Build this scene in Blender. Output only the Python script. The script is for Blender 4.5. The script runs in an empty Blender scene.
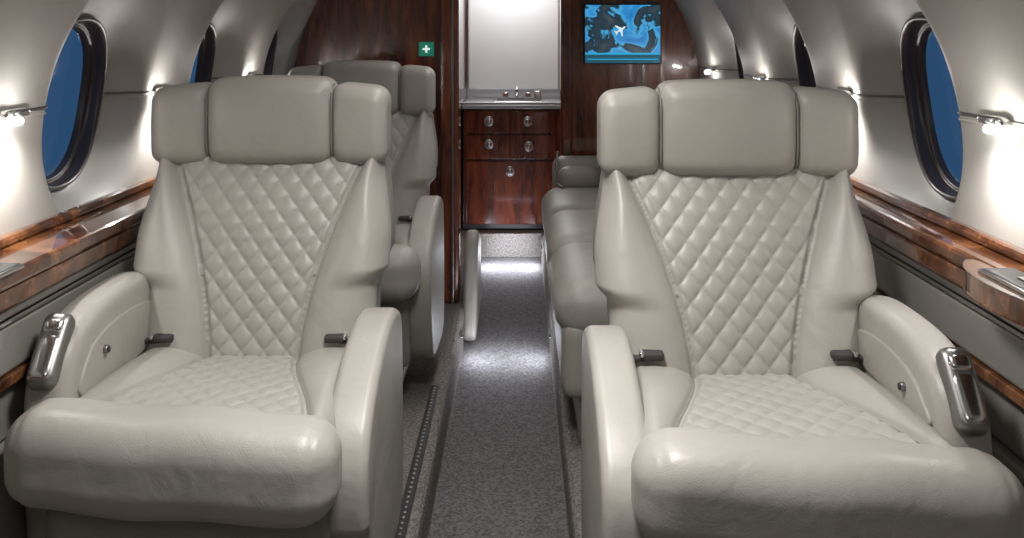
import bpy, math, random
from mathutils import Vector, Matrix
random.seed(3)
S=bpy.context.scene
C=bpy.context.collection
S.view_settings.view_transform='Standard'
XC=-0.068
# ------------------------------------------------------------------ materials
def newmat(n):
    m=bpy.data.materials.new(n); m.use_nodes=True
    nt=m.node_tree; b=nt.nodes['Principled BSDF']
    return m,nt,b
def coords(nt,scale=(1,1,1),rot=(0,0,0)):
    tc=nt.nodes.new('ShaderNodeTexCoord'); mp=nt.nodes.new('ShaderNodeMapping')
    mp.inputs['Scale'].default_value=scale; mp.inputs['Rotation'].default_value=rot
    nt.links.new(tc.outputs['Object'],mp.inputs['Vector']); return mp.outputs['Vector']
def noise(nt,vec,scale,detail=3,dist=0):
    n=nt.nodes.new('ShaderNodeTexNoise'); n.inputs['Scale'].default_value=scale
    n.inputs['Detail'].default_value=detail; n.inputs['Distortion'].default_value=dist
    nt.links.new(vec,n.inputs['Vector']); return n.outputs['Fac']
def ramp(nt,fac,stops):
    r=nt.nodes.new('ShaderNodeValToRGB'); el=r.color_ramp.elements
    while len(el)<len(stops): el.new(0.5)
    for e,(p,c) in zip(el,stops): e.position=p; e.color=(*c,1)
    nt.links.new(fac,r.inputs['Fac']); return r.outputs['Color']
def bump(nt,b,facs):
    prev=None
    for f,d,s in facs:
        bp=nt.nodes.new('ShaderNodeBump'); bp.inputs['Distance'].default_value=d; bp.inputs['Strength'].default_value=s
        nt.links.new(f,bp.inputs['Height'])
        if prev: nt.links.new(prev,bp.inputs['Normal'])
        prev=bp.outputs['Normal']
    nt.links.new(prev,b.inputs['Normal'])
def simple(n,col,rough=.5,metal=0,coat=0,nb=None,var=.08):
    m,nt,b=newmat(n); v=coords(nt)
    f=noise(nt,v,nb or 40,3)
    c2=tuple(min(1,x*(1+var)) for x in col); c1=tuple(x*(1-var) for x in col)
    nt.links.new(ramp(nt,f,[(.3,c1),(.7,c2)]),b.inputs['Base Color'])
    b.inputs['Roughness'].default_value=rough; b.inputs['Metallic'].default_value=metal
    b.inputs['Coat Weight'].default_value=coat
    return m
def leather(n,col,rough=.40,crease=.3,spec=.5):
    m,nt,b=newmat(n); v=coords(nt)
    f=noise(nt,v,6,3)
    nt.links.new(ramp(nt,f,[(.3,tuple(x*.95 for x in col)),(.7,tuple(x*1.04 for x in col))]),b.inputs['Base Color'])
    b.inputs['Roughness'].default_value=rough
    b.inputs['Specular IOR Level'].default_value=spec
    vo=nt.nodes.new('ShaderNodeTexVoronoi'); vo.inputs['Scale'].default_value=500; nt.links.new(v,vo.inputs['Vector'])
    bump(nt,b,[(noise(nt,v,9,2,.8),.008,crease),(noise(nt,v,22,3,1.4),.0026,crease),(vo.outputs['Distance'],.0005,.3)])
    return m
M_LEA=leather('leather_grey',(.375,.352,.318),.41,.36,.5)
M_PIPE=leather('leather_piping',(.21,.195,.175),.5,.1,.4)
M_LEA2=leather('leather_grey_base',(.25,.235,.213),.5)
M_WALL=leather('wall_ultraleather',(.49,.465,.43),.42,.04)
M_PANEL=leather('side_panel_leather',(.25,.237,.215),.34,.08)
M_CHROME=simple('chrome',(.75,.75,.75),.2,1,nb=3)
M_STEEL=simple('brushed_steel',(.66,.67,.69),.35,1,nb=3,var=.03)
M_SATIN=simple('satin_metal',(.25,.24,.23),.35,.8,nb=5)
M_DARK=simple('dark_rubber',(.02,.018,.018),.5)
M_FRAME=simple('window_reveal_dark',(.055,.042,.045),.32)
M_BELT=simple('belt_webbing',(.045,.035,.035),.7,nb=300)
M_CEIL=simple('ceiling_panel',(.32,.305,.285),.6,nb=2)
def wood(n,dark,mid,light,scale,rot,rough=.12,st=(.48,.66,.86)):
    m,nt,b=newmat(n); v=coords(nt,scale,rot)
    f1=noise(nt,v,3.0,8,1.2); f2=noise(nt,v,22,5,.5)
    mx=nt.nodes.new('ShaderNodeMath'); mx.operation='MULTIPLY_ADD'; mx.inputs[1].default_value=.35
    nt.links.new(f2,mx.inputs[0]); nt.links.new(f1,mx.inputs[2])
    nt.links.new(ramp(nt,mx.outputs[0],[(st[0],dark),(st[1],mid),(st[2],light)]),b.inputs['Base Color'])
    b.inputs['Roughness'].default_value=rough+.12; b.inputs['Coat Weight'].default_value=1; b.inputs['Coat Roughness'].default_value=.02
    b.inputs['Coat IOR'].default_value=1.6
    return m
M_WOOD=wood('mahogany_gloss',(.045,.009,.004),(.125,.028,.010),(.24,.060,.020),(6,6,.7),(0,0,0))
M_WOOD2=wood('mahogany_galley',(.040,.007,.003),(.105,.020,.008),(.17,.040,.014),(5,5,.8),(0,0,0))
M_LEDGE=wood('walnut_ledge',(.026,.008,.003),(.110,.037,.013),(.28,.112,.042),(1.0,4,3),(0,0,.5),.08,(.45,.67,.88))
def carpet(n,a,b_,sc=150,d=.012):
    m,nt,b=newmat(n); v=coords(nt)
    f=noise(nt,v,sc,4); g=noise(nt,v,420,2)
    c=ramp(nt,f,[(.36,a),(.64,b_)])
    nt.links.new(c,b.inputs['Base Color']); b.inputs['Roughness'].default_value=.95
    b.inputs['Specular IOR Level'].default_value=.1
    bump(nt,b,[(f,d,.9),(g,.004,.8)])
    return m
M_CARP=carpet('carpet_taupe',(.14,.125,.116),(.32,.292,.272),130,.010)
M_AISLE=carpet('carpet_aisle_grey',(.11,.103,.106),(.235,.224,.228),130,.010)
def emis(n,col,s):
    m,nt,b=newmat(n); b.inputs['Base Color'].default_value=(*col,1)
    b.inputs['Emission Color'].default_value=(*col,1); b.inputs['Emission Strength'].default_value=s; return m
M_BULB=emis('led_emitter',(1,.98,.95),60)
M_STRIP=emis('floor_led_strip',(.85,.9,1),3)
M_GREEN=emis('sign_green',(.02,.25,.16),.35)
M_WHITE=emis('sign_white',(.8,.9,.9),.8)
M_GLASS=bpy.data.materials.new('window_glass'); M_GLASS.use_nodes=True
nt=M_GLASS.node_tree; nt.nodes.clear()
o=nt.nodes.new('ShaderNodeOutputMaterial'); t=nt.nodes.new('ShaderNodeBsdfTransparent'); g=nt.nodes.new('ShaderNodeBsdfGlossy'); mx=nt.nodes.new('ShaderNodeMixShader')
g.inputs['Roughness'].default_value=.08; mx.inputs[0].default_value=.07
nt.links.new(t.outputs[0],mx.inputs[1]); nt.links.new(g.outputs[0],mx.inputs[2]); nt.links.new(mx.outputs[0],o.inputs[0])
M_SCR,nt,b=newmat('moving_map_screen'); v=coords(nt)
f=noise(nt,v,6.5,12,.7)
col=ramp(nt,f,[(.38,(.015,.15,.46)),(.49,(.035,.30,.70)),(.525,(.08,.45,.80)),(.545,(.012,.035,.06)),(.64,(.04,.07,.09)),(.75,(.10,.14,.14))])
b.inputs['Base Color'].default_value=(0,0,0,1); b.inputs['Roughness'].default_value=.2
nt.links.new(col,b.inputs['Emission Color']); b.inputs['Emission Strength'].default_value=.85

# ------------------------------------------------------------------ helpers
def mk(name,verts,faces,mat,parent=None,smooth=True):
    me=bpy.data.meshes.new(name); me.from_pydata(verts,[],faces); me.update()
    if smooth: me.polygons.foreach_set('use_smooth',[True]*len(me.polygons))
    ob=bpy.data.objects.new(name,me); C.objects.link(ob)
    for m in (mat if isinstance(mat,(list,tuple)) else [mat]): me.materials.append(m)
    if parent: ob.parent=parent
    return ob
def empty(name,loc=(0,0,0),rz=0):
    e=bpy.data.objects.new(name,None); C.objects.link(e); e.location=loc; e.rotation_euler=(0,0,rz); e.empty_display_size=.1; return e
def rboxdata(cx,cy,cz,sx,sy,sz,r,n=9,deform=None,rot=None):
    verts=[];faces=[];idx={}
    h=(sx/2,sy/2,sz/2); r=min(r,*h)
    def vert(i,j,k):
        key=(i,j,k)
        if key in idx: return idx[key]
        q=[]
        for a in (i,j,k):
            c=2*a/n-1; c=1.3*c-.3*c**3; q.append(c)
        p=Vector((q[0]*h[0],q[1]*h[1],q[2]*h[2]))
        inn=Vector([max(-(h[a]-r),min(h[a]-r,p[a])) for a in range(3)])
        d=p-inn
        if d.length>1e-9: p=inn+d.normalized()*r
        if deform: p=Vector(deform(p.x,p.y,p.z))
        if rot: p=rot@p
        idx[key]=len(verts); verts.append((p.x+cx,p.y+cy,p.z+cz)); return idx[key]
    for a in range(n):
        for b in range(n):
            for s in (0,n):
                f=[(a,b),(a+1,b),(a+1,b+1),(a,b+1)]
                q=[vert(i,j,s) for i,j in f]; faces.append(q if s else q[::-1])
                q=[vert(i,s,j) for i,j in f]; faces.append(q[::-1] if s else q)
                q=[vert(s,i,j) for i,j in f]; faces.append(q if s else q[::-1])
    return verts,faces
def rbox(name,c,s,r,mat,parent=None,n=9,deform=None,rot=None):
    v,f=rboxdata(*c,*s,r,n,deform,rot); return mk(name,v,f,mat,parent)
def cbox(name,x0,x1,y0,y1,z0,z1,mat,parent=None,r=.004):
    v=[(x,y,z) for x in (x0,x1) for y in (y0,y1) for z in (z0,z1)]
    f=[(0,1,3,2),(4,6,7,5),(0,4,5,1),(2,3,7,6),(0,2,6,4),(1,5,7,3)]
    ob=mk(name,v,f,mat,parent,smooth=False)
    if r>0:
        m=ob.modifiers.new('bevel','BEVEL'); m.width=r; m.segments=2
    return ob
def slab(name,prof,xc,hx,r,mat,parent=None,shear=0):
    n=len(prof); nor=[]
    area_=sum(prof[i][0]*prof[(i+1)%n][1]-prof[(i+1)%n][0]*prof[i][1] for i in range(n))
    sg=1 if area_>0 else -1
    for i in range(n):
        a=prof[i-1]; b=prof[(i+1)%n]; tx,tz=b[0]-a[0],b[1]-a[1]; l=math.hypot(tx,tz) or 1
        nor.append((sg*tz/l,-sg*tx/l))
    rings=[]; K=6
    for s in (-1,1):
        rr=[]
        for k in range(K+1):
            a=k/K*math.pi/2; rr.append((s*(hx-r+r*math.sin(a)),r*(1-math.cos(a))))
        rings+= rr[::-1] if s<0 else rr
    V=[];F=[]
    for x,ins in rings:
        for (y,z),(ny,nz) in zip(prof,nor): V.append((xc+x+shear*(y+.25),y-ny*ins,z-nz*ins))
    R=len(rings)
    for k in range(R-1):
        for i in range(n):
            j=(i+1)%n; F.append((k*n+i,k*n+j,(k+1)*n+j,(k+1)*n+i))
    F.append(tuple(range(n))[::-1]); F.append(tuple((R-1)*n+i for i in range(n)))
    return mk(name,V,F,mat,parent)
def spline(pts,m=8):
    out=[];n=len(pts)
    for i in range(n):
        p0,p1,p2,p3=[Vector(pts[(i+k)%n]) for k in (-1,0,1,2)]
        for k in range(m):
            t=k/m
            out.append(tuple(.5*((2*p1)+(p2-p0)*t+(2*p0-5*p1+4*p2-p3)*t*t+(3*p1-p0-3*p2+p3)*t**3)))
    return out
def tube(name,pts,r,mat,parent=None,cyc=False):
    cu=bpy.data.curves.new(name,'CURVE'); cu.dimensions='3D'; cu.bevel_depth=r; cu.bevel_resolution=3
    sp=cu.splines.new('POLY'); sp.points.add(len(pts)-1); sp.use_cyclic_u=cyc
    for p,q in zip(sp.points,pts): p.co=(*q,1)
    cu.materials.append(mat); ob=bpy.data.objects.new(name,cu); C.objects.link(ob)
    if parent: ob.parent=parent
    return ob
def cyl(name,c,r,h,mat,parent=None,axis='Z',n=28,r2=None):
    V=[];F=[]; r2=r if r2 is None else r2
    for k,(s,rr) in enumerate(((-.5,r*.85),(-.42,r),(.42,r2),(.5,r2*.85))):
        for i in range(n):
            a=2*math.pi*i/n; p=(rr*math.cos(a),rr*math.sin(a),s*h)
            if axis=='X': p=(p[2],p[0],p[1])
            if axis=='Y': p=(p[1],p[2],p[0])
            V.append((p[0]+c[0],p[1]+c[1],p[2]+c[2]))
    for k in range(3):
        for i in range(n): j=(i+1)%n; F.append((k*n+i,k*n+j,(k+1)*n+j,(k+1)*n+i))
    F.append(tuple(range(n))[::-1]); F.append(tuple(3*n+i for i in range(n)))
    return mk(name,V,F,mat,parent)
def area(name,loc,size,energy,col,rot=(0,0,0),parent=None,spread=None):
    l=bpy.data.lights.new(name,'AREA'); l.shape='RECTANGLE'; l.size,l.size_y=size; l.energy=energy; l.color=col
    if spread: l.spread=spread
    o=bpy.data.objects.new(name,l); C.objects.link(o); o.location=loc; o.rotation_euler=rot
    if parent: o.parent=parent
    return o
def sm(t): t=max(0,min(1,t)); return t*t*(3-2*t)

# ------------------------------------------------------------------ cabin shell
def xw(z):
    if z<.85: return .925
    return math.sqrt(max(.01,.925**2-(z-.85)**2))
WA,WB,WZ,WE=.192,.200,.990,2.25
WIN={1:[-.48,.38,1.24,2.10,2.98,3.86],-1:[-.38,.49,1.36,2.235,3.09,3.90]}
ZT=1.46; FD=.098
def rho(dy,dz): return (abs(dy/WA)**WE+abs(dz/WB)**WE)**(1/WE)
def funnel(dy,dz):
    d=rho(dy,dz); l=math.hypot(dy,dz)+1e-9
    k=1-.5*max(0,dz/l)**2
    d=max(0,(d-1)*k/.44)
    return FD*(1-sm(d)**.8)
def off_at(side,y,z):
    w=min(WIN[side],key=lambda w:abs(y-w)); return funnel(y-w,z-WZ)
def P(side,y,z,off=0): return (XC+side*(xw(z)+off),y,z)
def build_wall(side,name):
    V=[];F=[];ws=WIN[side]; Y0=-1.3; Y1=(4.62 if side>0 else 4.22)
    edges=[Y0]+[(a+b)/2 for a,b in zip(ws,ws[1:])]+[Y1]
    for w,ya,yb in zip(ws,edges,edges[1:]):
        za,zb=.74,ZT
        th=[2*math.pi*i/112 for i in range(112)]
        for cy,cz in ((ya,za),(ya,zb),(yb,za),(yb,zb)): th.append(math.atan2(cz-WZ,cy-w)%(2*math.pi))
        th=sorted(set(th)); n=len(th); K=32; base=len(V)
        for k in range(K+1):
            t=(k/K)**1.5
            for a in th:
                ca,sa=math.cos(a),math.sin(a); re=1/rho(ca,sa)
                rr=1e9
                if ca>1e-9: rr=min(rr,(yb-w)/ca)
                if ca<-1e-9: rr=min(rr,(ya-w)/ca)
                if sa>1e-9: rr=min(rr,(zb-WZ)/sa)
                if sa<-1e-9: rr=min(rr,(za-WZ)/sa)
                r_=re+(rr-re)*t; dy,dz=r_*ca,r_*sa
                V.append(P(side,w+dy,WZ+dz,funnel(dy,dz)))
        for k in range(K):
            for i in range(n):
                j=(i+1)%n; F.append((base+k*n+i,base+k*n+j,base+(k+1)*n+j,base+(k+1)*n+i))
    for zs in ([-.2,.3,.745],[ZT+i*(1.66-ZT)/8 for i in range(9)]):
        base=len(V)
        for z in zs:
            for y in (Y0,6.3): V.append(P(side,y,z))
        for i in range(len(zs)-1): F.append((base+2*i,base+2*i+1,base+2*i+3,base+2*i+2))
    base=len(V)
    zs=[.74+i*(ZT-.74)/10 for i in range(11)]
    for z in zs:
        for y in (Y1,6.3): V.append(P(side,y,z))
    for i in range(10): F.append((base+2*i,base+2*i+1,base+2*i+3,base+2*i+2))
    return mk(name,V,F,M_WALL)
build_wall(-1,'wall_left'); build_wall(1,'wall_right')
V=[];F=[]
zt=1.65
hw=xw(zt)+.02
for i in range(13):
    x=-hw+2*hw*i/12; z=zt-.005+.05*(1-(x/hw)**2)
    V+=[(XC+x,-1.35,z),(XC+x,6.35,z)]
for i in range(12): F.append((2*i,2*i+1,2*i+3,2*i+2))
mk('ceiling',V,F,M_CEIL)
def section(y0,y1,xa,xb,name,mat,zlo=-.2):
    zs=[zlo+i*(1.72-zlo)/40 for i in range(41)]
    def cl(z,x):
        h=xw(min(z,1.7)); return max(XC-h,min(XC+h,x))
    L=[(cl(z,xa),z) for z in zs]; R=[(cl(z,xb),z) for z in zs]
    poly=L+R[::-1]; n=len(poly)
    V=[(x,y0,z) for x,z in poly]+[(x,y1,z) for x,z in poly]
    F=[tuple(range(n)),tuple(range(n,2*n))[::-1]]+[(i,n+i,n+(i+1)%n,(i+1)%n) for i in range(n)]
    return mk(name,V,F,mat,None,False)
section(-1.3,-1.25,-2,2,'wall_aft',M_WALL)
section(6.2,6.25,-2,2,'wall_forward',M_WALL)
section(4.12,4.17,-2,-.285,'bulkhead_panel',M_WOOD,zlo=.0)
section(4.50,4.55,.205,2,'bulkhead_panel',M_WOOD,zlo=.0)
e=empty('door_post')
cbox('post',-.34,-.262,4.06,4.20,0,1.7,M_WOOD,e,.012); cbox('post_trim',-.292,-.283,4.05,4.058,0,1.7,M_SATIN,e,.002)
e=empty('door_post'); cbox('post',.192,.245,4.46,4.60,0,1.7,M_WOOD,e,.012)
cbox('wall_closet_left',-.40,-.345,4.2,6.2,0,1.7,M_WOOD,None,.002)
cbox('wall_closet_right',.262,.31,4.58,6.2,0,1.7,M_WOOD,None,.002)
AL,AR,DZ=-.235,.125,-.135
prof=[(-1.02,0)]+[(AL-.03,0),(AL-.012,-.003),(AL-.003,-.012),(AL,-.03),(AL,DZ+.006),(AL+.004,DZ)]
na=len(prof)-1
prof+=[(AR-.004,DZ),(AR,DZ+.006),(AR,-.03),(AR+.003,-.012),(AR+.012,-.003),(AR+.03,0),(.88,0)]
V=[];F=[];ms=[]
for x,z in prof: V+=[(x,-1.3,z),(x,5.5,z)]
for i in range(len(prof)-1):
    F.append((2*i,2*i+2,2*i+3,2*i+1)); ms.append(1 if i==na else 0)
b0=len(V)
V+=[(AL,5.5,DZ),(AR,5.5,DZ),(AR,5.5,0),(AL,5.5,0),(-1.02,5.5,0),(.88,5.5,0),(.88,6.3,0),(-1.02,6.3,0)]
F+=[(b0,b0+1,b0+2,b0+3),(b0+4,b0+5,b0+6,b0+7)]; ms+=[0,0]
fl=mk('floor',V,F,[M_CARP,M_AISLE],None,False)
for p,m_ in zip(fl.data.polygons,ms): p.material_index=m_

wi=1
for side in (-1,1):
    for w in WIN[side]:
        e=empty('window_%d'%wi); wi+=1
        N=72; q0=FD-.005
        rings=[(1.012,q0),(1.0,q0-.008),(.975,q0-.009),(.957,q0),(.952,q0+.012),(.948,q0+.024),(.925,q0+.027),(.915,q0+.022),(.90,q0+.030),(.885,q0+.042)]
        V=[];F=[]
        for s,o_ in rings:
            for i in range(N):
                a=2*math.pi*i/N; ca,sa=math.cos(a),math.sin(a); re=s/rho(ca,sa); V.append(P(side,w+re*ca,WZ+re*sa,o_))
        for k in range(len(rings)-1):
            for i in range(N): j=(i+1)%N; F.append((k*N+i,k*N+j,(k+1)*N+j,(k+1)*N+i))
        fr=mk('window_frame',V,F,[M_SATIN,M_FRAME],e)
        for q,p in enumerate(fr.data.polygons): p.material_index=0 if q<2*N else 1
        V=[];F=[]
        for s in (.89,.6,.3):
            for i in range(N):
                a=2*math.pi*i/N; ca,sa=math.cos(a),math.sin(a); re=s/rho(ca,sa); V.append(P(side,w+re*ca,WZ+re*sa,q0+.040))
        for k in range(2):
            for i in range(N): j=(i+1)%N; F.append((k*N+i,k*N+j,(k+1)*N+j,(k+1)*N+i))
        F.append(tuple(2*N+i for i in range(N)))
        mk('window_pane',V,F,M_GLASS,e)
LT={1:[1.67,2.45,3.30,4.16],-1:[1.82,2.58,3.46]}
for side in (-1,1):
    e=empty('handrail_trim')
    ws=WIN[side]+[WIN[side][-1]+.87]
    for a,b_ in zip(ws,ws[1:]):
        ya,yb=a+.204,min(b_-.204,4.10 if side<0 else 4.49)
        for dz,r_,mt in ((0,.0035,M_SATIN),(-.012,.003,M_WALL)):
            pts=[P(side,ya+(yb-ya)*i/30,1.0+dz,off_at(side,ya+(yb-ya)*i/30,1.0+dz)-.001) for i in range(31)]
            tube('rail_segment',pts,r_,mt,e)
    for y in LT[side]:
        e=empty('reading_light'); x0=XC+side*(xw(1.0)+off_at(side,y,1.0))
        rbox('lamp_body',(x0-side*.012,y,1.0),(.026,.085,.018),.009,M_CHROME,e,8)
        cyl('lamp_head',(x0-side*.022,y-.02,.996),.012,.018,M_CHROME,e)
        rbox('lamp_led',(x0-side*.030,y-.030,.987),(.024,.024,.015),.007,M_BULB,e,4)
        l=bpy.data.lights.new('lamp_spot','SPOT'); l.energy=4.6; l.spot_size=2.4; l.spot_blend=1; l.shadow_soft_size=.008; l.color=(1,.98,.95)
        o=bpy.data.objects.new('lamp_spot',l); C.objects.link(o); o.location=(x0-side*.052,y-.02,.972); o.parent=e
        o.rotation_euler=(0,-side*.25,0)
        l=bpy.data.lights.new('lamp_glow','POINT'); l.energy=.50; l.shadow_soft_size=.006; l.color=(1,.98,.95)
        o=bpy.data.objects.new('lamp_glow',l); C.objects.link(o); o.location=(x0-side*.055,y-.02,.992); o.parent=e

def inset(x,y,z,par,s,shelf=True):
    pb=spline([(-.14,0),(-.10,.04),(0,.052),(.10,.04),(.14,0)],6)
    pts=[(s_,t) for s_,t in pb if t>=-.001]
    V=[];F=[]; n=len(pts)
    for zz in (z-.036,z+.002):
        for a,b_ in pts: V.append((x+s*.030-s*(b_+.03),y+a,zz))
    F.append(tuple(range(n))); F.append(tuple(range(n,2*n))[::-1])
    for i in range(n): j=(i+1)%n; F.append((i,j,n+j,n+i))
    if shelf:
        ob=mk('ashtray_shelf',V,F,M_LEDGE,par,False)
        m=ob.modifiers.new('b','BEVEL'); m.width=.004; m.segments=2; m.limit_method='ANGLE'
    rbox('ashtray_rim',(x-s*.004,y,z+.004),(.062,.150,.008),.004,M_CHROME,par,10)
    rbox('ashtray_lid',(x-s*.004,y,z+.006),(.054,.140,.008),.004,M_DARK,par,10)
    rbox('ashtray_pull',(x-s*.004,y-.02,z+.011),(.012,.04,.004),.002,M_SATIN,par,6)
def ledge(side,xi,xo,z,yend,e):
    s=side
    def X(a,b): return (min(a,b),max(a,b))
    Y0=-1.24
    a,b_=X(xi,xo); cbox('ledge_top',a,b_,Y0,yend,z-.030,z,M_LEDGE,e,.008)
    a,b_=X(xi+s*.003,xi+s*.02); cbox('ledge_lip',a,b_,Y0,yend,z-.066,z-.0305,M_LEDGE,e,.006)
    a,b_=X(xo-s*.022,xo+s*.004); cbox('ledge_coaming',a,b_,Y0,yend,z,z+.020,M_LEDGE,e,.008)
    a,b_=X(xi+s*.010,xi+s*.03); cbox('metal_track',a,b_,Y0,yend,z-.084,z-.068,M_SATIN,e,.004)
    a,b_=X(xi+s*.014,xi+s*.03); cbox('metal_track_lower',a,b_,Y0,yend,z-.098,z-.088,M_SATIN,e,.003)
    a,b_=X(xi+s*.018,xo); cbox('upper_fascia',a,b_,Y0,yend,z-.182,z-.099,M_PANEL,e,.006)
    a,b_=X(xi+s*.012,xo); cbox('wood_strip',a,b_,Y0,yend,z-.204,z-.185,M_LEDGE,e,.003)
    a,b_=X(xi+s*.030,xo); cbox('recess_panel',a,b_,Y0,yend,z-.30,z-.207,M_PANEL,e,.004)
    a,b_=X(xi+s*.01,xo); cbox('lower_panel',a,b_,Y0,yend,.02,z-.305,M_PANEL,e,.01)
e=empty('side_ledge'); ledge(1,.772,.852,.77,4.49,e); inset(.765,1.445,.77,e,1)
e2=empty('side_ledge'); ledge(-1,-.862,-.988,.75,4.05,e2); inset(-.885,1.56,.75,e2,-1,False)

# ------------------------------------------------------------------ seats
def quilt(x,y,px,py,amp):
    a=x/px+y/py; b=x/px-y/py
    return amp*((abs(math.sin(math.pi*a)*math.sin(math.pi*b))+1e-6)**.36)
def aircraft_seat(loc,ws,dz=0,rz=0,res=1.0,rx=0,adz=0):
    E=empty('aircraft_seat',loc,rz)
    def dc(x,y,z):
        f=1 if y<0 else 0
        y2=y-.010*(1-(x/.14)**2)*f-.012*(1-(z/.098)**2)*f
        return (x,y2,z+.005*(1-(x/.14)**2)*(1 if z>0 else -.2))
    rbox('headrest_centre',(0,.058,.956),(.284,.122,.192),.034,M_LEA,E,24,dc)
    for s in (-1,1):
        def dw(x,y,z,s=s):
            t=(s*x/.063+1)/2
            y2=y-.020*t*(1 if y<0 else .6)-.010*(1-(z/.09)**2)*(1 if y<0 else 0)
            zz=z*(1-.05*t**2)-.007*t
            return (x,y2,zz)
        rbox('headrest_wing',(s*.1995,.060,.951),(.130,.118,.184),.034,M_LEA,E,22,dw)
        pts=[(s*.1395,-.002+.045*(abs(k/16*2-1))**6,.862+.178*k/16) for k in range(17)]
        tube('headrest_piping',pts,.0022,M_PIPE,E)
    rbox('headrest_core',(0,.075,.95),(.40,.08,.15),.02,M_LEA2,E,6)
    NU,NV=int(230*res),int(165*res)
    z0,z1=.44+dz*.5,.885
    V=[];F=[]
    def hwf(v):
        top=.252+.026*sm((1-v)/.42)
        return .251+(top-.251)*sm((v-.38)/.10)
    seam=[]
    for j in range(NV+1):
        v=j/NV; z=z0+(z1-z0)*v; w=hwf(v)
        c=.098+.124*max(0,(v-.08)/.92)**1.6
        ybase=-.135+.165*v-.02*math.sin(math.pi*v)
        seam.append((c,ybase+.001,z))
        wing=.45+.55*sm((v-.38)/.10)
        for i in range(NU+1):
            u=2*i/NU-1; x=w*(1.25*u-.25*u**3)
            ax=abs(x); y=ybase
            if ax<c-.004:
                edge=sm((c-.004-ax)/.012)
                y-=quilt(x,z,.048,.057,.0072)*edge+ .004*edge
            else:
                t=max(0,min(1,(ax-c)/(w-c)))
                inner=math.sin(math.pi*min(1,t*.9+.02))**.7
                y-= .050*inner*(1-.45*(1-wing)*2*t)
            g=abs(ax-c); y+=.005*math.exp(-(g/.0035)**2)
            eR=.045; ed=w-ax
            if ed<eR: y+=eR-math.sqrt(max(0,eR*eR-(eR-ed)**2))
            V.append((x,y,z))
    for j in range(NV):
        for i in range(NU):
            a=j*(NU+1)+i; F.append((a,a+1,a+NU+2,a+NU+1))
    mk('backrest_front',V,F,M_LEA,E)
    for s in (-1,1): tube('backrest_piping',[(s*x,y+.001,z) for x,y,z in seam[::4]],.0024,M_PIPE,E)
    def db(x,y,z):
        v=(z+.22)/.44; return (x*(hwf(max(0,min(1,v)))/.248)*.97,y+.165*(v-.5),z)
    rbox('backrest_shell',(0,.055,.67),(.50,.15,.45),.05,M_LEA2,E,20,db)
    V=[];F=[]; NU,NV=int(200*res),int(165*res)
    ya,yb=-.06,-.545
    seam=[]
    for j in range(NV+1):
        v=j/NV; y=ya+(yb-ya)*v; w=.232+.014*v
        c=.098+.108*sm(max(0,(v-.10)/.95))
        seam.append((c,y,.458+.030*v+.010*math.sin(math.pi*v)+dz-.001))
        for i in range(NU+1):
            u=2*i/NU-1; x=w*(1.25*u-.25*u**3); ax=abs(x)
            z=.458+.030*v+.010*math.sin(math.pi*v)
            if ax<c-.004:
                edge=sm((c-.004-ax)/.012)
                z+=quilt(x,y,.050,.058,.0065)*edge+.005*edge
            else:
                t=max(0,min(1,(ax-c)/(w-c))); z+=.036*math.sin(math.pi*min(1,t*.85+.02))**.7*(1-.5*v)
            z-=.005*math.exp(-((ax-c)/.0035)**2)
            ed=w-ax
            if ed<.04: z-=.04-math.sqrt(max(0,.0016-(.04-ed)**2))
            V.append((x,y,z+dz))
    for j in range(NV):
        for i in range(NU):
            a=j*(NU+1)+i; F.append((a,a+NU+1,a+NU+2,a+1))
    mk('seat_cushion_top',V,F,M_LEA,E)
    for s in (-1,1): tube('cushion_piping',[(s*x,y,z) for x,y,z in seam[::4]],.0024,M_PIPE,E)
    rbox('seat_cushion_body',(0,-.30,.40+dz),(.47,.46,.12),.04,M_LEA,E,10)
    def dr(x,y,z):
        t=abs(x)/.275; k=1-.06*t**3
        g=math.exp(-((abs(x)-.240)/.004)**2)*.025
        k-=g
        return (x,y*k-.008*(1-t*t)-.055*x,z*k-.035*x+.003*math.sin(x*25))
    rbox('front_roll',(rx,-.558,.447+dz),(.552,.150,.165),.060,M_LEA,E,44,dr)
    rbox('base_shell',(0,-.30,.25+dz*.5),(.48,.50,.24),.03,M_LEA2,E,8)
    cbox('base_plate',-.09,.09,-.556,-.548,.20,.30,M_PANEL,E,.003)
    cbox('pedestal',-.17,.17,-.45,-.08,.03,.15,M_SATIN,E,.01)
    for s in (-1,1): cbox('floor_foot',s*.17-.02,s*.17+.02,-.50,-.03,.0,.035,M_SATIN,E,.006)
    # window arm
    pw=spline([(-.02,.20),(-.01,.42),(-.02,.600),(-.09,.642),(-.22,.650),(-.34,.642),(-.43,.612),(-.475,.555),(-.49,.46),(-.48,.30),(-.45,.20),(-.25,.17)],8)
    slab('window_arm',pw,ws*.264,.041,.026,M_LEA,E)
    pi_=spline([(-.10,.50+dz),(-.09,.575),(-.20,.600),(-.34,.595),(-.41,.565),(-.42,.50+dz)],6)
    slab('arm_inner_panel',pi_,ws*.2235,.006,.004,M_LEA,E)
    cyl('recline_button',(ws*.216,-.345,.560),.008,.012,M_SATIN,E,'X'); cyl('recline_button_core',(ws*.210,-.345,.560),.006,.004,M_DARK,E,'X')
    R=Matrix.Rotation(math.radians(-38),3,'X')
    rbox('arm_control_housing',(ws*.266,-.450,.592),(.054,.040,.135),.019,M_SATIN,E,14,None,R)
    rbox('arm_control_lever',(ws*.266,-.464,.582),(.044,.034,.090),.016,M_CHROME,E,12,None,R)
    rbox('arm_control_button',(ws*.266,-.434,.628),(.036,.030,.028),.010,M_CHROME,E,10,None,R)
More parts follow.
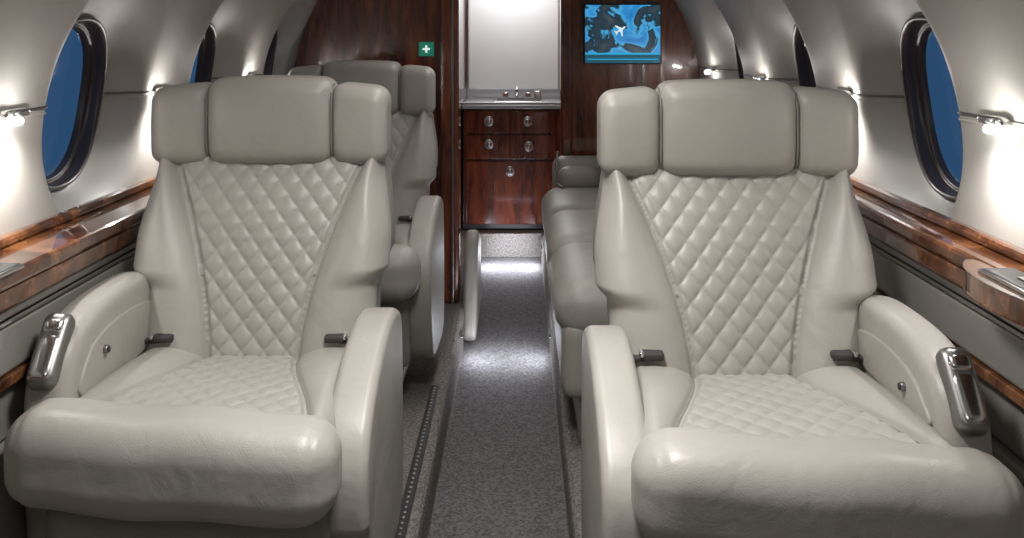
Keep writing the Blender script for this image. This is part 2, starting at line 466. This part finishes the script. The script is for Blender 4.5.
    # aisle arm
    pa=spline([(-.03,.12),(-.01,.35),(-.03,.535),(-.09,.585),(-.20,.594),(-.33,.568),(-.44,.520),(-.505,.455),(-.52,.36),(-.49,.23),(-.42,.13),(-.25,.10)],8)
    pa=[(a,b_+adz*(1 if b_>.3 else 0)) for a,b_ in pa]
    slab('aisle_arm',pa,-ws*.264,.040,.018,M_LEA,E)
    for s in (-1,1):
        rbox('belt_strap',(s*.212,-.135,.512+dz),(.050,.042,.010),.004,M_BELT,E,6)
        rbox('belt_buckle',(s*.178,-.150,.520+dz),(.042,.036,.016),.006,M_BELT,E,8)
        rbox('belt_tongue',(s*.200,-.152,.524+dz),(.008,.030,.010),.003,M_CHROME,E,6)
    return E
aircraft_seat((.4275,1.94,0),1,.028,rx=.014)
aircraft_seat((-.563,2.13,0),-1,0,rx=-.008,adz=-.02)
aircraft_seat((-.575,3.42,0),-1,0,res=.8)

# ------------------------------------------------------------------ divan
E=empty('side_divan')
dv=[(2.62,3.22),(3.23,3.80),(3.81,4.36)]
for i,(a,b_) in enumerate(dv):
    def dd(x,y,z): return (x-(.02*(1-(z/.09)**2) if x<0 else 0),y,z+.012*(1-(y/.28)**2)*(1 if z>0 else 0))
    rbox('divan_cushion',(.39,(a+b_)/2,.375),(.55,b_-a,.17),.075,M_LEA,E,16,dd)
    rbox('divan_front_pad',(.160,(a+b_)/2,.245),(.09,b_-a-.004,.22),.04,M_LEA,E,12)
    rbox('divan_back',(.60,(a+b_)/2,.60),(.16,b_-a,.36),.06,M_LEA,E,12)
cbox('divan_base',.165,.68,2.64,4.36,.0,.28,M_LEA2,E,.02)
rbox('divan_arm',(.40,4.405,.42),(.50,.11,.34),.05,M_LEA,E,14)
rbox('divan_bolster',(.27,4.31,.50),(.20,.12,.11),.05,M_LEA,E,12)
tube('divan_belt',[(.17,4.33,.62),(.165,4.30,.55),(.17,4.25,.48),(.19,4.2,.475)],.006,M_SATIN,E)

E=empty('entry_sill_cover')
pts=spline([(3.98,-.134),(4.00,.00),(4.10,.18),(4.24,.275),(4.36,.22),(4.52,.0),(4.62,-.134)],5)
pts=[(a,max(-.134,b_)) for a,b_ in pts]
slab('sill_pad',pts,-.213,.030,.020,M_LEA,E)
cbox('sill_skirt',-.233,-.222,4.6,5.45,-.134,.0,M_LEA,E,.004)

E=empty('seat_track')
cbox('track_bar',-.290,-.262,.6,3.1,.0,.008,M_DARK,E,.002)
V=[];F=[]
for k in range(92):
    y=.8+k*.025
    b0=len(V)
    for h,r_ in ((.008,.005),(.0095,.004)):
        for i in range(8):
            a=2*math.pi*i/8; V.append((-.276+r_*math.cos(a),y+r_*math.sin(a),h))
    for i in range(8): j=(i+1)%8; F.append((b0+i,b0+j,b0+8+j,b0+8+i))
    F.append(tuple(b0+8+i for i in range(8)))
mk('track_studs',V,F,M_SATIN,E)

def aisle_light(side,y,en):
    e=empty('aisle_floor_light'); x=AL+.003 if side<0 else AR-.003
    s=-side
    cbox('light_housing',min(x,x+s*.008),max(x,x+s*.008),y-.04,y+.04,-.032,-.018,M_SATIN,e,.002)
    cbox('light_lens',min(x+s*.001,x+s*.007),max(x+s*.001,x+s*.007),y-.034,y+.034,-.034,-.0325,M_STRIP,e,0)
    area('light_emitter',(x+s*.012,y,-.030),(.012,.12),en,(.85,.90,1),(0,math.radians(80)*side,0),e)
for y,en in ((3.75,1.5),(5.25,3.2)):
    for s in (-1,1): aisle_light(s,y,en)
for y,en,sz in ((3.80,26,.28),(5.15,40,.28)):
    e=empty('aisle_pool_helper')  # added spots out of view, strengthen the light pools on the aisle carpet
    cyl('helper_spot_ring',(-.055,y,1.655),.035,.02,M_CHROME,e)
    l=bpy.data.lights.new('helper_spot_beam','SPOT'); l.energy=en; l.spot_size=sz; l.spot_blend=1; l.shadow_soft_size=.03; l.color=(.86,.90,1)
    o=bpy.data.objects.new('helper_spot_beam',l); C.objects.link(o); o.location=(-.055,y,1.63); o.parent=e

# ------------------------------------------------------------------ galley
E=empty('galley_cabinet')
GY=5.6
def gx(px): return (px-520)*GY/950
def gz(py): return 1.15-(py-35)*GY/950
cbox('carcass',-.336,.25,GY,6.15,.0,.715,M_WOOD2,E,.004)
cbox('toe_kick',-.336,.25,GY-.006,GY,.0,.04,M_DARK,E,.0)
def panel(n,a,b_,c,d):
    cbox(n,gx(a),gx(b_),GY-.016,GY-.001,gz(d),gz(c),M_WOOD2,E,.005)
panel('drawer_1',466,509.5,111,133); panel('drawer_2',511,556,111,133)
panel('drawer_3',466,509.5,135,159); panel('drawer_4',511,556,135,159)
panel('door',466,556,161,224)
for k,(a,b_) in enumerate(((489,121),(528,121),(489,144),(529,146),(510,171))):
    cyl('knob_plate_%d'%(k+1),(gx(a),GY-.020,gz(b_)),.030,.010,M_CHROME,E,'Y'); cyl('knob_%d'%(k+1),(gx(a),GY-.034,gz(b_)),.016,.022,M_CHROME,E,'Y')
cbox('counter_top',-.345,.26,GY-.03,6.15,.716,.742,M_STEEL,E,.006)
cbox('counter_rail',-.345,.26,GY-.03,GY-.02,.742,.756,M_STEEL,E,.003)
cbox('basin_rim',-.16,.14,5.72,5.98,.743,.752,M_CHROME,E,.004); cbox('basin_well',-.14,.12,5.74,5.96,.7525,.754,M_DARK,E,0)
tube('faucet',[(-.02,6.02,.742),(-.02,6.02,.80),(-.02,5.99,.825),(-.02,5.92,.825),(-.02,5.89,.805)],.010,M_CHROME,E)
cyl('tap_left',(-.09,6.02,.765),.018,.045,M_CHROME,E); cyl('tap_right',(.05,6.02,.765),.018,.045,M_CHROME,E)
cbox('soap_dispenser',.09,.13,5.98,6.03,.742,.80,M_CHROME,E,.008)
cbox('backsplash',-.345,.262,6.15,6.165,.742,1.68,M_STEEL,E,.002)
M_FROST=simple('frosted_panel',(.58,.58,.58),.4,.2,nb=1.5,var=.04)
cbox('upper_door',-.335,.252,6.10,6.149,.80,1.64,M_FROST,E,.012)

# ------------------------------------------------------------------ monitor + sign
def bx(px,Y): return (px-520)*Y/950
def bz(py,Y): return 1.15-(py-35)*Y/950
E=empty('wall_monitor'); Y=4.48
x0,x1,z0,z1=bx(585,Y),bx(660,Y),bz(63,Y),bz(5,Y)
cbox('bezel',x0-.006,x1+.006,Y-.008,Y+.019,z0-.006,z1+.006,M_DARK,E,.004)
cbox('screen',x0,x1,Y-.010,Y-.0085,z0,z1,M_SCR,E,0)
M_CY=emis('screen_band',(.03,.40,.68),.8); M_DB=emis('screen_dark_band',(.02,.11,.17),.6)
cbox('screen_info_bar',x0,x1,Y-.0115,Y-.0105,z0,z0+.040,M_DB,E,0)
cbox('screen_info_line',x0,x1,Y-.0125,Y-.0118,z0+.040,z0+.048,M_CY,E,0)
cbox('screen_info_text',x0+.01,x1-.01,Y-.0125,Y-.0118,z0+.016,z0+.020,M_CY,E,0)
cx,cz=(x0+x1)/2-.01,(z0+z1)/2+.02
pl=[(0,.030),(.004,.02),(.004,.008),(.030,-.008),(.030,-.013),(.004,-.005),(.003,-.020),(.011,-.027),(.011,-.030),(0,-.027)]
pl=pl+[(-a,b_) for a,b_ in pl[1:-1][::-1]]
ang=-1.0
pv=[(cx+1.0*(a*math.cos(ang)-b_*math.sin(ang)),Y-.0125,cz+1.0*(a*math.sin(ang)+b_*math.cos(ang))) for a,b_ in pl]
mk('map_aircraft_icon',pv,[tuple(range(len(pv)))],M_WHITE,E,False)
E=empty('exit_sign'); Y=4.118
x0,x1,z0,z1=bx(419,Y),bx(434,Y),bz(56,Y),bz(42,Y)
cbox('sign_plate',x0,x1,Y-.006,Y-.0005,z0,z1,M_GREEN,E,.001)
mx_,mz=(x0+x1)/2,(z0+z1)/2
cbox('cross_vertical',mx_-.004,mx_+.004,Y-.009,Y-.0065,mz-.016,mz+.016,M_WHITE,E,0)
cbox('cross_horizontal',mx_-.016,mx_+.016,Y-.0095,Y-.0092,mz-.004,mz+.004,M_WHITE,E,0)

# ------------------------------------------------------------------ lights
E=empty('ceiling_light')
area('ceiling_wash',(XC,2.6,1.63),(.20,2.4),6,(1,.98,.95),(0,0,0),E,math.radians(125))
area('seat_key_helper',(XC,1.30,1.63),(.26,.26),11.5,(1,.985,.96),(0,0,0),E,math.radians(130))  # added key light without a fixture, rakes across the seat quilting
area('aft_ceiling_wash',(XC,.0,1.63),(.5,.8),3.5,(1,.98,.96),(0,0,0),E)
area('galley_fill_helper',(-.05,5.80,1.64),(.4,.3),8,(.97,.98,1),(math.radians(15),0,0),E)  # added fill without a fixture, brightens the galley panel and counter
area('vestibule_downlight',(-.05,4.95,1.64),(.3,.3),2.5,(1,.97,.94),(0,0,0),E)
W=bpy.data.worlds.new('dusk_sky'); S.world=W; W.use_nodes=True
nt=W.node_tree; bg=nt.nodes['Background']
tc=nt.nodes.new('ShaderNodeTexCoord'); sx=nt.nodes.new('ShaderNodeSeparateXYZ'); nt.links.new(tc.outputs['Generated'],sx.inputs[0])
c=ramp(nt,sx.outputs['Z'],[(.0,(.022,.07,.16)),(.06,(.055,.155,.31)),(.5,(.04,.12,.25))]); nt.links.new(c,bg.inputs['Color']); bg.inputs['Strength'].default_value=1

cam=bpy.data.cameras.new('camera'); co=bpy.data.objects.new('camera',cam); C.objects.link(co)
co.location=(0,0,1.15); co.rotation_euler=(math.radians(90),0,0)
cam.sensor_width=36; cam.lens=36*950/1024; cam.shift_x=-8/1024; cam.shift_y=-234/1024; cam.clip_start=.02
S.camera=co
